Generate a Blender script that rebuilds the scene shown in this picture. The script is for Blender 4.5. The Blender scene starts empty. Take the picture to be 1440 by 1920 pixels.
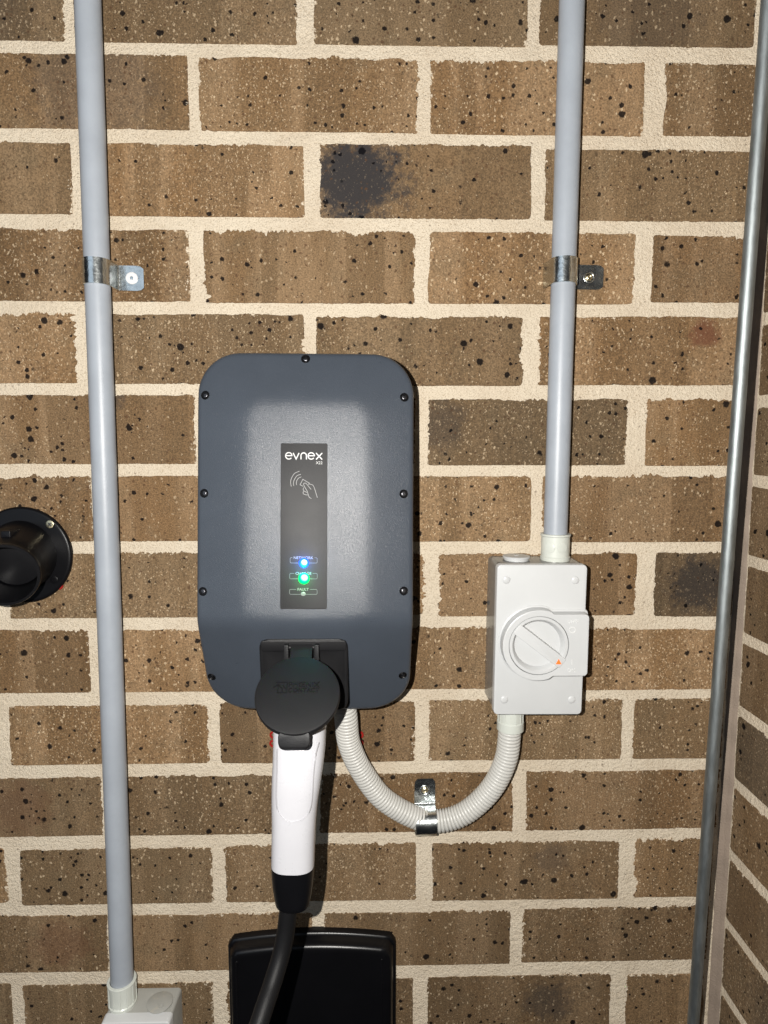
import bpy, math, random
from mathutils import Vector, Matrix, noise
random.seed(7)
S = bpy.context.scene
COL = S.collection
MM = 0.001
ZOFF = 1700.0            # wall datum (top bed joint in view) is 1.7 m above the ground

# ------------------------------------------------------------------ camera, light, exposure
F_PX, PITCH, YAW, ROLL = 1188.96, 0.10636369, -0.02061332, 0.00005486
CX, CD, CZ = 302.41, 698.29, -401.775          # camera: mm along wall, mm in front of wall, mm above datum
fw = Vector((-math.sin(YAW)*math.cos(PITCH), math.cos(YAW)*math.cos(PITCH), -math.sin(PITCH)))
rt = Vector((math.cos(YAW), math.sin(YAW), 0)); up = rt.cross(fw)
CAM = Vector((CX, -CD, CZ))
cam = bpy.data.cameras.new('camera'); camo = bpy.data.objects.new('camera', cam); COL.objects.link(camo)
m = Matrix((rt, up, -fw)).transposed().to_4x4(); m.translation = Vector((CX, -CD, CZ+ZOFF))*MM
camo.matrix_world = m
cam.sensor_fit = 'VERTICAL'; cam.sensor_height = 24; cam.lens = F_PX/1920*24
cam.clip_start = 0.01; cam.clip_end = 50
S.camera = camo

w = bpy.data.worlds.new('World'); S.world = w; w.use_nodes = True
w.node_tree.nodes['Background'].inputs[0].default_value = (0.80, 0.86, 1.0, 1)
w.node_tree.nodes['Background'].inputs[1].default_value = 0.010

FLASH = CAM + rt*-55 + up*18
def lamp(name, kind, loc, energy, color, size, target=None):
    l = bpy.data.lights.new(name, kind); l.energy = energy; l.color = color
    o = bpy.data.objects.new(name, l); COL.objects.link(o)
    o.location = (Vector(loc)+Vector((0, 0, ZOFF)))*MM
    if kind == 'AREA':
        l.shape = 'RECTANGLE'; l.size, l.size_y = size
    else: l.shadow_soft_size = size
    if target is not None:
        d = Vector(target)-Vector(loc); o.rotation_euler = d.to_track_quat('-Z', 'Y').to_euler()
    return o
flash = lamp('phone_flash', 'SPOT', FLASH, 35.0, (1.0, 0.965, 0.91), 0.003, FLASH + fw*500)
flash.data.spot_size = math.radians(150); flash.data.spot_blend = 0.3
# the flash lens spreads its light wide: stronger off axis than on axis (batwing)
flash.data.use_nodes = True
nt = flash.data.node_tree; em = nt.nodes['Emission']
tc = nt.nodes.new('ShaderNodeTexCoord'); sx = nt.nodes.new('ShaderNodeSeparateXYZ')
nt.links.new(tc.outputs['Normal'], sx.inputs[0])
ab = nt.nodes.new('ShaderNodeMath'); ab.operation = 'ABSOLUTE'; nt.links.new(sx.outputs[2], ab.inputs[0])
mx = nt.nodes.new('ShaderNodeMath'); mx.operation = 'MAXIMUM'; mx.inputs[1].default_value = 0.4; nt.links.new(ab.outputs[0], mx.inputs[0])
pw = nt.nodes.new('ShaderNodeMath'); pw.operation = 'POWER'; pw.inputs[1].default_value = -1.3; nt.links.new(mx.outputs[0], pw.inputs[0])
nt.links.new(pw.outputs[0], em.inputs['Strength'])
# added dim bluish fill, unseen at far left, for sheen on lid border and clamp
lamp('left_fill_light', 'AREA', (-850, -1700, -150), 5.5, (0.72, 0.85, 1.0), (1.4, 1.4), (240, 0, -480))
S.view_settings.view_transform = 'Standard'; S.view_settings.look = 'None'
S.view_settings.exposure = 0.0; S.view_settings.gamma = 1.0

# ------------------------------------------------------------------ measuring helpers
def ray(px, py):
    return fw + rt*((px-720)/F_PX) - up*((py-960)/F_PX)
def at(px, py, h=0.0):                      # point seen at (px,py) that stands h mm in front of the wall
    d = ray(px, py); t = (CD-h)/d.y
    return CAM + d*t
def at_x(px, py, X):                        # point seen at (px,py) on the plane x = X
    d = ray(px, py); t = (X-CX)/d.x
    return CAM + d*t
def at_z(px, py, Z):
    d = ray(px, py); t = (Z-CZ)/d.z
    return CAM + d*t
def interp(poly, x):
    if x <= poly[0][0]: i = 0
    elif x >= poly[-1][0]: i = len(poly)-2
    else: i = max(k for k in range(len(poly)-1) if poly[k][0] <= x)
    (x0, y0), (x1, y1) = poly[i], poly[i+1]
    return y0+(y1-y0)*(x-x0)/(x1-x0)

# ------------------------------------------------------------------ mesh helpers (mm in, m out)
def root(name, loc, label, cat, group=None):
    o = bpy.data.objects.new(name, None); COL.objects.link(o); o.empty_display_size = 0.02
    o.location = (loc[0]*MM, loc[1]*MM, (loc[2]+ZOFF)*MM)
    o['label'] = label; o['category'] = cat
    if group: o['group'] = group
    o['_o'] = [float(loc[0]), float(loc[1]), float(loc[2])]
    return o
def org(o):
    while o.parent: o = o.parent
    return Vector(o['_o'])
def mesh(name, verts, faces, mat, parent=None, smooth=True, angle=35, origin=None):
    base = org(parent) if parent else Vector((0, 0, 0))
    og = Vector(origin) if origin is not None else base
    me = bpy.data.meshes.new(name)
    me.from_pydata([((v[0]-og[0])*MM, (v[1]-og[1])*MM, (v[2]-og[2])*MM) for v in verts], [], faces)
    me.update()
    if smooth:
        me.polygons.foreach_set('use_smooth', [True]*len(me.polygons)); me.set_sharp_from_angle(angle=math.radians(angle))
    me.materials.append(mat)
    o = bpy.data.objects.new(name, me); COL.objects.link(o)
    if parent:
        o.parent = parent; o.location = (og-base)*MM
    else:
        o.location = (og[0]*MM, og[1]*MM, (og[2]+ZOFF)*MM); o['_o'] = [og[0], og[1], og[2]]
    return o
class G:
    def __init__(s): s.v = []; s.f = []
    def add(s, v, f):
        n = len(s.v); s.v += [tuple(p) for p in v]; s.f += [tuple(i+n for i in q) for q in f]
    def loft(s, rings, cap0=False, cap1=False, closed=True):
        n = len(rings[0]); v = [p for r in rings for p in r]; f = []
        for k in range(len(rings)-1):
            for i in range(n if closed else n-1):
                j = (i+1) % n
                f.append((k*n+i, k*n+j, (k+1)*n+j, (k+1)*n+i))
        if cap0: f.append(tuple(range(n-1, -1, -1)))
        if cap1: f.append(tuple(range((len(rings)-1)*n, len(rings)*n)))
        s.add(v, f); return s
    def make(s, name, mat, parent=None, **k):
        o = mesh(name, s.v, s.f, mat, parent, **k)
        return o
def fixn(o):
    import bmesh
    b = bmesh.new(); b.from_mesh(o.data); bmesh.ops.recalc_face_normals(b, faces=b.faces); b.to_mesh(o.data); b.free()
    return o
def rr(cx, cz, a, b, r, n=8, e=1):          # rounded rectangle (half sizes a, b), e subdivisions per straight edge
    r = min(r, a-1e-3, b-1e-3); out = []
    cs = [(cx+a-r, cz+b-r, 0), (cx-a+r, cz+b-r, 90), (cx-a+r, cz-b+r, 180), (cx+a-r, cz-b+r, 270)]
    for k, (x, z, d) in enumerate(cs):
        for i in range(n+1):
            t = math.radians(d+90*i/n); out.append((x+r*math.cos(t), z+r*math.sin(t)))
        x2, z2, d2 = cs[(k+1) % 4]; t = math.radians(d2)
        p1 = (x2+r*math.cos(t), z2+r*math.sin(t)); p0 = out[-1]
        for i in range(1, e): out.append((p0[0]+(p1[0]-p0[0])*i/e, p0[1]+(p1[1]-p0[1])*i/e))
    return out
def slab(g, cx, cz, a, b, r, h0, h1, bev=1.0, n=6, M=None, draft=0.0):   # rounded plate on the wall, heights in mm in front of it
    M = M or (lambda x, z, h: (x, -h, z))
    rings = [[M(x, z, h0) for x, z in rr(cx, cz, a+draft, b+draft, r+draft, n)]]
    for i in range(4):
        t = math.pi/2*i/3
        ins = bev*(1-math.cos(t)); h = h1-bev+bev*math.sin(t)
        rings.append([M(x, z, h) for x, z in rr(cx, cz, a-ins, b-ins, max(r-ins, .05), n)])
    g.loft(rings, True, True); return g
def circ(c, ax, r, n=32, ph=0.0):
    ax = Vector(ax).normalized(); u = ax.orthogonal().normalized()
    u = Vector((1, 0, 0))-ax*ax.x if abs(ax.x) < .9 else u
    u.normalize(); v = ax.cross(u)
    c = Vector(c); return [c+u*(r*math.cos(2*math.pi*i/n+ph))+v*(r*math.sin(2*math.pi*i/n+ph)) for i in range(n)]
def lathe(g, c, ax, prof, n=32, cap0=True, cap1=True):   # prof: (distance along axis, radius)
    c = Vector(c); a = Vector(ax).normalized()
    g.loft([circ(c+a*d, a, r, n) for d, r in prof], cap0, cap1); return g
def tube(g, pts, rad, n=24, cap=True, u0=(1, 0, 0)):
    pts = [Vector(p) for p in pts]; rings = []; u = Vector(u0)
    for i, p in enumerate(pts):
        t = (pts[min(i+1, len(pts)-1)]-pts[max(i-1, 0)]).normalized()
        u = (u-t*u.dot(t)).normalized(); v = t.cross(u); r = rad(i/(len(pts)-1)) if callable(rad) else rad
        rings.append([p+u*(r*math.cos(2*math.pi*k/n))+v*(r*math.sin(2*math.pi*k/n)) for k in range(n)])
    g.loft(rings, cap, cap); return g
def spline(P, n):                            # Catmull-Rom through P, evenly spaced n points
    P = [Vector(p) for p in P]; P = [P[0]*2-P[1]]+P+[P[-1]*2-P[-2]]; out = []
    for i in range(1, len(P)-2):
        a, b, c, d = P[i-1:i+3]
        for k in range(40):
            t = k/40; out.append(.5*((2*b)+(c-a)*t+(2*a-5*b+4*c-d)*t*t+(3*b-a-3*c+d)*t**3))
    out.append(P[-2]); L = [0]
    for i in range(1, len(out)): L.append(L[-1]+(out[i]-out[i-1]).length)
    res = []; j = 0
    for k in range(n):
        s = L[-1]*k/(n-1)
        while j < len(L)-2 and L[j+1] < s: j += 1
        t = (s-L[j])/max(L[j+1]-L[j], 1e-9); res.append(out[j].lerp(out[j+1], min(1, t)))
    return res, L[-1]
def stroke(g, pts, wd, M, h0, h1, closed=False):   # flat raised ribbon along a 2-D polyline
    P = [Vector((p[0], p[1])) for p in pts]; n = len(P); L = []; R = []
    for i in range(n):
        a = P[(i-1) % n] if (closed or i) else P[i]; b = P[(i+1) % n] if (closed or i < n-1) else P[i]
        d1 = (P[i]-a); d2 = (b-P[i])
        d1 = d1.normalized() if d1.length > 1e-9 else d2.normalized(); d2 = d2.normalized() if d2.length > 1e-9 else d1
        t = (d1+d2); t = t.normalized() if t.length > 1e-6 else d1
        nn = Vector((-t.y, t.x)); k = wd/2/max(.45, abs(nn.dot(Vector((-d1.y, d1.x)))))
        L.append(P[i]+nn*k); R.append(P[i]-nn*k)
    rings = [[M(l.x, l.y, h0), M(l.x, l.y, h1), M(r.x, r.y, h1), M(r.x, r.y, h0)] for l, r in zip(L, R)]
    if closed: rings.append(rings[0])
    g.loft(rings, not closed, not closed); return g
def arc(cx, cy, rx, ry, a0, a1, n=16):
    return [(cx+rx*math.cos(math.radians(a0+(a1-a0)*i/n)), cy+ry*math.sin(math.radians(a0+(a1-a0)*i/n))) for i in range(n+1)]
def text(name, body, size_w, size_h, cx, cy, M, h0, h1, mat, parent, bold=0.0):
    c = bpy.data.curves.new('t', 'FONT'); c.body = body; c.align_x = 'CENTER'; c.align_y = 'CENTER'; c.extrude = .05; c.offset = bold
    c.resolution_u = 3
    o = bpy.data.objects.new('t', c); COL.objects.link(o)
    dg = bpy.context.evaluated_depsgraph_get(); me = bpy.data.meshes.new_from_object(o.evaluated_get(dg))
    xs = [v.co.x for v in me.vertices]; ys = [v.co.y for v in me.vertices]
    x0, x1, y0, y1 = min(xs), max(xs), min(ys), max(ys)
    V = [M(cx+((v.co.x-x0)/(x1-x0)-.5)*size_w, cy+((v.co.y-y0)/(y1-y0)-.5)*size_h, h1 if v.co.z > 0 else h0) for v in me.vertices]
    Fc = [tuple(p.vertices) for p in me.polygons]
    bpy.data.objects.remove(o); bpy.data.curves.remove(c); bpy.data.meshes.remove(me)
    return mesh(name, V, Fc, mat, parent, smooth=False)

# ------------------------------------------------------------------ materials
class N:
    def __init__(s, name):
        s.m = bpy.data.materials.new(name); s.m.use_nodes = True; s.t = s.m.node_tree; s.b = s.t.nodes['Principled BSDF']
    def n(s, typ, ins={}, **at_):
        x = s.t.nodes.new(typ)
        for k, v in at_.items(): setattr(x, k, v)
        for k, v in ins.items(): s.set(x.inputs[k], v)
        return x
    def set(s, inp, v):
        if isinstance(v, bpy.types.NodeSocket): s.t.links.new(v, inp)
        else: inp.default_value = v
    def ma(s, op, a, b=0.0, c=0.0, clamp=False):
        return s.n('ShaderNodeMath', {0: a, 1: b, 2: c}, operation=op, use_clamp=clamp).outputs[0]
    def vm(s, op, a, b=(0, 0, 0)):
        return s.n('ShaderNodeVectorMath', {0: a, 1: b}, operation=op).outputs[0]
    def mix(s, f, a, b):
        x = s.n('ShaderNodeMix', data_type='RGBA'); s.set(x.inputs[0], f); s.set(x.inputs[6], a); s.set(x.inputs[7], b); return x.outputs[2]
    def noise(s, vec, scale, detail=3, rough=.5, out=0):
        return s.n('ShaderNodeTexNoise', {'Vector': vec, 'Scale': scale, 'Detail': detail, 'Roughness': rough}).outputs[out]
    def ss(s, x, a, b):          # smoothstep a..b
        return s.n('ShaderNodeMapRange', {0: x, 1: a, 2: b, 3: 0.0, 4: 1.0}, interpolation_type='SMOOTHSTEP').outputs[0]
    def bump(s, h, dist, strength=1.0, nrm=None):
        x = s.n('ShaderNodeBump', {'Height': h, 'Distance': dist, 'Strength': strength})
        if nrm is not None: s.set(x.inputs['Normal'], nrm)
        return x.outputs[0]
    def obj(s): return s.n('ShaderNodeTexCoord').outputs['Object']
    def attr(s, nm): return s.n('ShaderNodeAttribute', attribute_name=nm, attribute_type='OBJECT').outputs['Fac']
    def out(s, **k):
        for a, v in k.items(): s.set(s.b.inputs[a.replace('_', ' ')], v)
        return s.m
def c3(r, g, b): return (r, g, b, 1)

def brick_material():
    s = N('klinker_brick'); P0 = s.obj()
    rnd = s.n('ShaderNodeObjectInfo').outputs['Random']
    off = s.n('ShaderNodeCombineXYZ', {0: s.ma('MULTIPLY', rnd, 37.0), 1: s.ma('MULTIPLY', rnd, 11.0), 2: s.ma('MULTIPLY', rnd, 23.0)}).outputs[0]
    P = s.vm('ADD', P0, off)
    sp = s.n('ShaderNodeSeparateXYZ', {0: P0})
    # body colour: vertical kiln bands and cloudy mottle
    bands = s.noise(s.vm('MULTIPLY', P, (1, 1, .12)), 22, 2, .5)
    cloud = s.noise(P, 30, 4, .6)
    tone = s.attr('tone'); hue = s.attr('hue')
    bsharp = s.noise(s.vm('MULTIPLY', s.vm('ADD', P, (5.3, 1.7, 2.2)), (1, 1, .05)), 15, 1, .4)
    col = s.mix(s.ss(bands, .42, .60), c3(.214, .136, .072), c3(.158, .093, .043))
    col = s.mix(s.ma('MULTIPLY', s.ss(cloud, .45, .72), .55), col, c3(.150, .102, .056))
    col = s.mix(s.ma('MULTIPLY', s.ss(bsharp, .555, .575), .62), col, c3(.118, .070, .032))
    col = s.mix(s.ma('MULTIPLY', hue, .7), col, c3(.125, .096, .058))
    grain = s.noise(P, 620, 3, .6)
    drag = s.noise(s.vm('MULTIPLY', P, (1, 1, .16)), 420, 3, .6)
    gv = s.ma('ADD', s.ma('MULTIPLY', s.ss(grain, .3, .7), .68), s.ma('MULTIPLY', s.ss(drag, .3, .7), .17))
    col = s.mix(1.0, col, col)
    mul = s.n('ShaderNodeMix', data_type='RGBA', blend_type='MULTIPLY'); s.set(mul.inputs[0], 1.0); s.set(mul.inputs[6], col)
    gg = s.ma('ADD', gv, .55); s.set(mul.inputs[7], s.n('ShaderNodeCombineColor', {0: gg, 1: gg, 2: gg}).outputs[0]); col = mul.outputs[2]
    # dark kiln flash (own property of a few bricks)
    px, pz, pr, pk = s.attr('patch_x'), s.attr('patch_z'), s.attr('patch_r'), s.attr('patch_k')
    dx = s.ma('SUBTRACT', sp.outputs[0], px); dz = s.ma('MULTIPLY', s.ma('SUBTRACT', sp.outputs[2], pz), 1.15)
    dist = s.ma('SQRT', s.ma('ADD', s.ma('MULTIPLY', dx, dx), s.ma('MULTIPLY', dz, dz)))
    wob = s.ma('MULTIPLY', s.ma('SUBTRACT', s.noise(P, 90, 6, .75), .5), s.ma('MULTIPLY', pr, 2.2))
    rel = s.ma('DIVIDE', s.ma('ADD', dist, wob), s.ma('MAXIMUM', pr, .001))
    pf = s.ma('MULTIPLY', s.ss(rel, 1.25, .55), pk)
    col = s.mix(pf, col, s.mix(s.attr('patch_red'), c3(.026, .024, .025), c3(.10, .035, .018)))
    # small rusty freckles
    v3 = s.n('ShaderNodeTexVoronoi', {'Vector': s.vm('ADD', P, s.vm('MULTIPLY', s.noise(P, 200, 2, .5, 1), (.004, .004, .004))), 'Scale': 190.0})
    r3 = s.n('ShaderNodeSeparateColor', {0: v3.outputs['Color']})
    f3 = s.ma('MULTIPLY', s.ss(v3.outputs['Distance'], .33, .18), s.ma('GREATER_THAN', r3.outputs[0], .72))
    col = s.mix(s.ma('MULTIPLY', f3, .75), col, c3(.075, .038, .018))
    # pale clay specks in two sizes
    warp = s.vm('MULTIPLY', s.vm('SUBTRACT', s.noise(P, 420, 2, .5, 1), (.5, .5, .5)), (.004, .004, .006))
    Pw = s.vm('ADD', P, warp)
    sm = None
    for sc, th, keep in ((400.0, .32, .58), (170.0, .24, .55)):
        v = s.n('ShaderNodeTexVoronoi', {'Vector': s.vm('MULTIPLY', Pw, (1, 1, .8)), 'Scale': sc})
        r = s.n('ShaderNodeSeparateColor', {0: v.outputs['Color']})
        k = s.ma('MULTIPLY', s.ma('SUBTRACT', r.outputs[1], keep, clamp=True), 1.0/(1-keep))
        f = s.ma('MULTIPLY', s.ss(v.outputs['Distance'], th, th*.55), s.ma('GREATER_THAN', r.outputs[1], keep))
        f = s.ma('MULTIPLY', f, s.ma('ADD', .45, s.ma('MULTIPLY', k, .55)))
        sm = f if sm is None else s.ma('MAXIMUM', sm, f)
    sm = s.ma('MULTIPLY', sm, s.ma('SUBTRACT', 1.0, s.ma('MULTIPLY', pf, .75)))
    col = s.mix(s.ma('MULTIPLY', sm, .85), col, c3(.50, .385, .25))
    # iron spots: black melted pits
    warp2 = s.vm('MULTIPLY', s.vm('SUBTRACT', s.noise(P, 260, 3, .6, 1), (.5, .5, .5)), (.0042, .0042, .0042))
    pit = None
    clus = s.ma('MULTIPLY', s.ma('SUBTRACT', .5, s.noise(P, 17, 2, .5)), 1.5)
    for sc, th, keep in ((58.0, .21, None), (115.0, .25, .56)):
        v = s.n('ShaderNodeTexVoronoi', {'Vector': s.vm('ADD', P, warp2), 'Scale': sc})
        r = s.n('ShaderNodeSeparateColor', {0: v.outputs['Color']})
        rad = s.ma('MULTIPLY', s.ma('ADD', .30, s.ma('MULTIPLY', r.outputs[0], .85)), th)
        f = s.ma('MULTIPLY', s.ss(s.ma('DIVIDE', v.outputs['Distance'], rad), 1.15, .8), s.ma('GREATER_THAN', r.outputs[2], s.ma('ADD', clus, keep if keep is not None else s.ma('ADD', .28, s.ma('MULTIPLY', s.ma('FRACT', s.ma('MULTIPLY', rnd, 7.31)), .5)))))
        pit = f if pit is None else s.ma('MAXIMUM', pit, f)
    col = s.mix(s.ma('MULTIPLY', pit, .93), col, c3(.006, .006, .007))
    m2 = s.n('ShaderNodeMix', data_type='RGBA', blend_type='MULTIPLY'); s.set(m2.inputs[0], 1.0); s.set(m2.inputs[6], col)
    # mortar smeared over the arrises when the joints were struck
    gn = s.n('ShaderNodeSeparateXYZ', {0: s.n('ShaderNodeTexCoord').outputs['Generated']})
    ex = s.ma('MULTIPLY', s.ma('MINIMUM', gn.outputs[0], s.ma('SUBTRACT', 1.0, gn.outputs[0])), .23)
    ez = s.ma('MULTIPLY', s.ma('SUBTRACT', 1.0, gn.outputs[2]), .077)
    ed = s.ma('MINIMUM', ex, ez)
    th_ = s.ma('ADD', .545, s.ma('ADD', s.ma('MULTIPLY', ed, 26.0), s.ma('MULTIPLY', s.ma('SUBTRACT', .5, s.noise(P, 16, 2, .5)), .35)))
    smear = s.ss(s.ma('SUBTRACT', s.noise(P, 210, 5, .72), th_), -.01, .03)
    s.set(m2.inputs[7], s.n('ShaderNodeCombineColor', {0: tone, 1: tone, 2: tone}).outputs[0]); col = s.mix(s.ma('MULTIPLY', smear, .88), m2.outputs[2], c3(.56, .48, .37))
    h = s.ma('ADD', s.ma('MULTIPLY', grain, .5), s.ma('MULTIPLY', drag, .4))
    return s.out(Base_Color=col, Roughness=s.ma('SUBTRACT', .88, s.ma('MULTIPLY', pit, .45)), Specular_IOR_Level=s.ma('MULTIPLY', s.ma('SUBTRACT', 1.0, pit), .25), Normal=s.bump(h, .0011, .8))
def mortar_material():
    s = N('cream_mortar'); P = s.obj()
    a = s.noise(P, 14, 4, .6); g = s.noise(P, 700, 4, .65); g2 = s.noise(P, 240, 3, .6)
    col = s.mix(s.ss(a, .35, .7), c3(.585, .51, .40), c3(.53, .45, .345))
    col = s.mix(s.ma('MULTIPLY', s.ss(g, .52, .30), .85), col, c3(.31, .24, .16))
    v = s.n('ShaderNodeTexVoronoi', {'Vector': s.vm('ADD', P, s.vm('MULTIPLY', s.noise(P, 300, 2, .5, 1), (.004, .004, .004))), 'Scale': 150.0})
    r = s.n('ShaderNodeSeparateColor', {0: v.outputs['Color']})
    f = s.ma('MULTIPLY', s.ss(v.outputs['Distance'], .2, .1), s.ma('GREATER_THAN', r.outputs[0], .88))
    col = s.mix(s.ma('MULTIPLY', f, .6), col, c3(.12, .085, .06))
    h = s.ma('ADD', s.ma('MULTIPLY', g, .6), g2)
    return s.out(Base_Color=col, Roughness=.92, Specular_IOR_Level=.2, Normal=s.bump(h, .0022, .95))
def plastic(name, col, rough=.4, spec=.5, grain=0.0, gscale=1500, var=.06, coat=0.0, dirt=0.0, ior=None):
    s = N(name); P = s.obj()
    n1 = s.noise(P, 25, 4, .6)
    a = tuple(x*(1-var) for x in col); b = tuple(min(1, x*(1+var)) for x in col)
    c = s.mix(s.ss(n1, .3, .7), c3(*a), c3(*b))
    k = dict(Roughness=s.ma('ADD', rough-.04, s.ma('MULTIPLY', s.noise(P, 60, 4, .65), .08)), Specular_IOR_Level=spec, Coat_Weight=coat, Coat_Roughness=.06)
    if dirt:
        d = s.ma('MULTIPLY', s.ss(s.noise(P, 75, 6, .72), .56, .75), dirt); c = s.mix(d, c, c3(.42, .36, .27))
    if grain: k['Normal'] = s.bump(s.noise(P, gscale, 2, .6), grain, .7)
    return s.out(Base_Color=c, **k)
def metal(name, col, rough=.25, scale=90, stretch=(1, 1, 1), amp=.15, bumpd=.0004):
    s = N(name); P = s.vm('MULTIPLY', s.obj(), stretch); n = s.noise(P, scale, 5, .65)
    c = s.mix(s.ss(n, .3, .7), c3(*[x*.75 for x in col]), c3(*col))
    return s.out(Base_Color=c, Metallic=1.0, Roughness=s.ma('ADD', rough-amp/2, s.ma('MULTIPLY', n, amp)), Normal=s.bump(s.noise(P, scale*2, 3, .6), bumpd, .5))
def glow(name, col, strength):
    s = N(name); f = s.n('ShaderNodeLayerWeight', {0: .5}).outputs['Facing']
    c = s.mix(s.ss(f, .0, .10), c3(1, 1, 1), c3(*col))
    return s.out(Base_Color=c3(*col), Emission_Color=c, Emission_Strength=strength, Roughness=.3)

BRICK = brick_material(); MORTAR = mortar_material()
SEAL = plastic('brown_grey_sealant', (.20, .158, .125), .7, .3, .0012, 500, .10)
SLATE = plastic('slate_blue_textured_plastic', (.041, .049, .062), .29, .37, .00034, 1500, .04)
SLATE_D = plastic('slate_blue_housing_plastic', (.034, .040, .054), .45, .4, .0002, 1300, .04)
PANEL = plastic('dark_grey_display_film', (.020, .020, .021), .48, .24, .0002, 1500, .05)
INK = plastic('pale_grey_print', (.50, .50, .50), .6, .3)
INK_DIM = plastic('faint_grey_print', (.16, .163, .165), .6, .3)
INK_MID = plastic('mid_grey_print', (.27, .27, .27), .6, .3)
BLACKP = plastic('black_textured_plastic', (.0062, .0062, .007), .50, .35, .0002, 1400, .1)
BLACKM = plastic('black_moulded_plastic', (.0032, .0032, .004), .36, .22, .0001, 900, .1)
BLACKG = plastic('glossy_black_plastic', (.0028, .0028, .0034), .30, .30, 0, 900, .1)
RUBBER = plastic('black_cable_rubber', (.005, .005, .0055), .5, .16, .0003, 800, .1)
WHITEP = plastic('white_gloss_plastic', (.415, .415, .438), .28, .42, 0, 900, .015)
PIPE = plastic('blue_grey_rigid_pipe_plastic', (.268, .292, .326), .42, .45, .0001, 500, .05, dirt=.05)
GREYP = plastic('light_grey_switch_plastic', (.44, .448, .45), .36, .45, .00006, 900, .02)
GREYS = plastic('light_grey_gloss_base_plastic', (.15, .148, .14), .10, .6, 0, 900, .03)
GREYT = plastic('dusty_light_grey_plastic', (.27, .27, .25), .45, .4, .0001, 700, .05, dirt=.35)
FITP = plastic('greenish_white_fitting_plastic', (.47, .49, .45), .32, .5, 0, 900, .03)
FLEXP = plastic('warm_grey_corrugated_plastic', (.455, .45, .425), .34, .5, 0, 900, .03)
ZINC = metal('zinc_plated_steel', (.72, .76, .76), .24, 70, amp=.14, bumpd=.0009)
GALV = metal('galvanised_steel_rod', (.29, .315, .32), .57, 120, (1, 1, .25), .2)
BRASS = metal('yellow_zinc_screw_steel', (.70, .62, .42), .30, 300)
STEEL_D = metal('dark_screw_steel', (.12, .12, .13), .35, 300)
ORANGE = plastic('orange_print', (.85, .16, .02), .5)
RED = plastic('red_wall_plug_plastic', (.26, .012, .010), .3, .5)
PLUGG = plastic('grey_nylon_plug', (.55, .55, .56), .4)
LED_B = glow('blue_led_light', (.012, .085, 1.0), 2.6); LED_G = glow('green_led_light', (.0, 1.0, .12), 1.6)
LED_0 = plastic('unlit_led_lens', (.20, .21, .21), .3)

# ------------------------------------------------------------------ brick walls
def fb(x, y, o=4):
    v = 0; a = 1; t = 0
    for _ in range(o):
        v += a*noise.noise(Vector((x, y, 3.7))); t += a; a *= .55; x *= 2.1; y *= 1.7
    return v/t*1.6
def brick_outline(w_, h_, seed, rag):
    """ragged outline of a brick face, centred; rag = (right, top, left, bottom) in mm. Mortar smeared over the arrises eats into it."""
    step = .8; pts = []
    r = 1.5+2.8*random.random()
    base = []
    per = [(w_/2, -h_/2+r, 0, 1, h_-2*r, 0), None, (w_/2-r, h_/2, -1, 0, w_-2*r, 1), None, (-w_/2, h_/2-r, 0, -1, h_-2*r, 2), None, (-w_/2+r, -h_/2, 1, 0, w_-2*r, 3), None]
    cc = {1: (w_/2-r, h_/2-r, 0), 3: (-w_/2+r, h_/2-r, 90), 5: (-w_/2+r, -h_/2+r, 180), 7: (w_/2-r, -h_/2+r, 270)}
    for k, p in enumerate(per):
        if p:
            x, y, dx, dy, L, sd = p; n = max(2, int(L/step))
            for i in range(n): base.append((x+dx*L*i/n, y+dy*L*i/n, dy, -dx, sd, L*i/n, L))
        else:
            x, y, a = cc[k]; sd = (k-1)//2; n = 4
            for i in range(n):
                t = math.radians(a+90*i/n); base.append((x+r*math.cos(t), y+r*math.sin(t), math.cos(t), math.sin(t), None, 0, 1))
    L = 0; last = None; res = []
    wgt = [rag[0], rag[1], rag[2], rag[3]]
    ws = []
    for b in base: ws.append(wgt[b[4]] if b[4] is not None else None)
    n = len(ws)
    for i in range(n):
        if ws[i] is None:
            j = i
            while ws[j % n] is None: j += 1
            k = i
            while ws[k % n] is None: k -= 1
            ws[i] = .5*(ws[j % n]+ws[k % n])
    sm = [sum(ws[(i+d) % n] for d in range(-4, 5))/9 for i in range(n)]
    for i, b in enumerate(base):
        s = i*step
        slow = fb(s*.028, seed*7.3, 2); mid = fb(s*.13, seed*3.1+50, 3); fine = fb(s*.33, seed*1.7+90, 2)
        calm = min(1.25, max(.12, .55+1.5*fb(s*.02, seed*2.9+130, 2)))     # crisp stretches alternate with smeared ones
        d = .40*slow+calm*(.60*mid+.50*fine+.24*fb(s*.95, seed*4.3+70, 2))
        bite = max(0, fb(s*.06, seed*5.1+20, 2)-.28)*2.4*max(0.2, .6+fine)
        off = sm[i]*(1.15*d-.2-1.3*bite*calm)
        res.append((b[0]+b[2]*off, b[1]+b[3]*off))
    return res, [(b[2], b[3]) for b in base]
nb = 0
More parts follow.
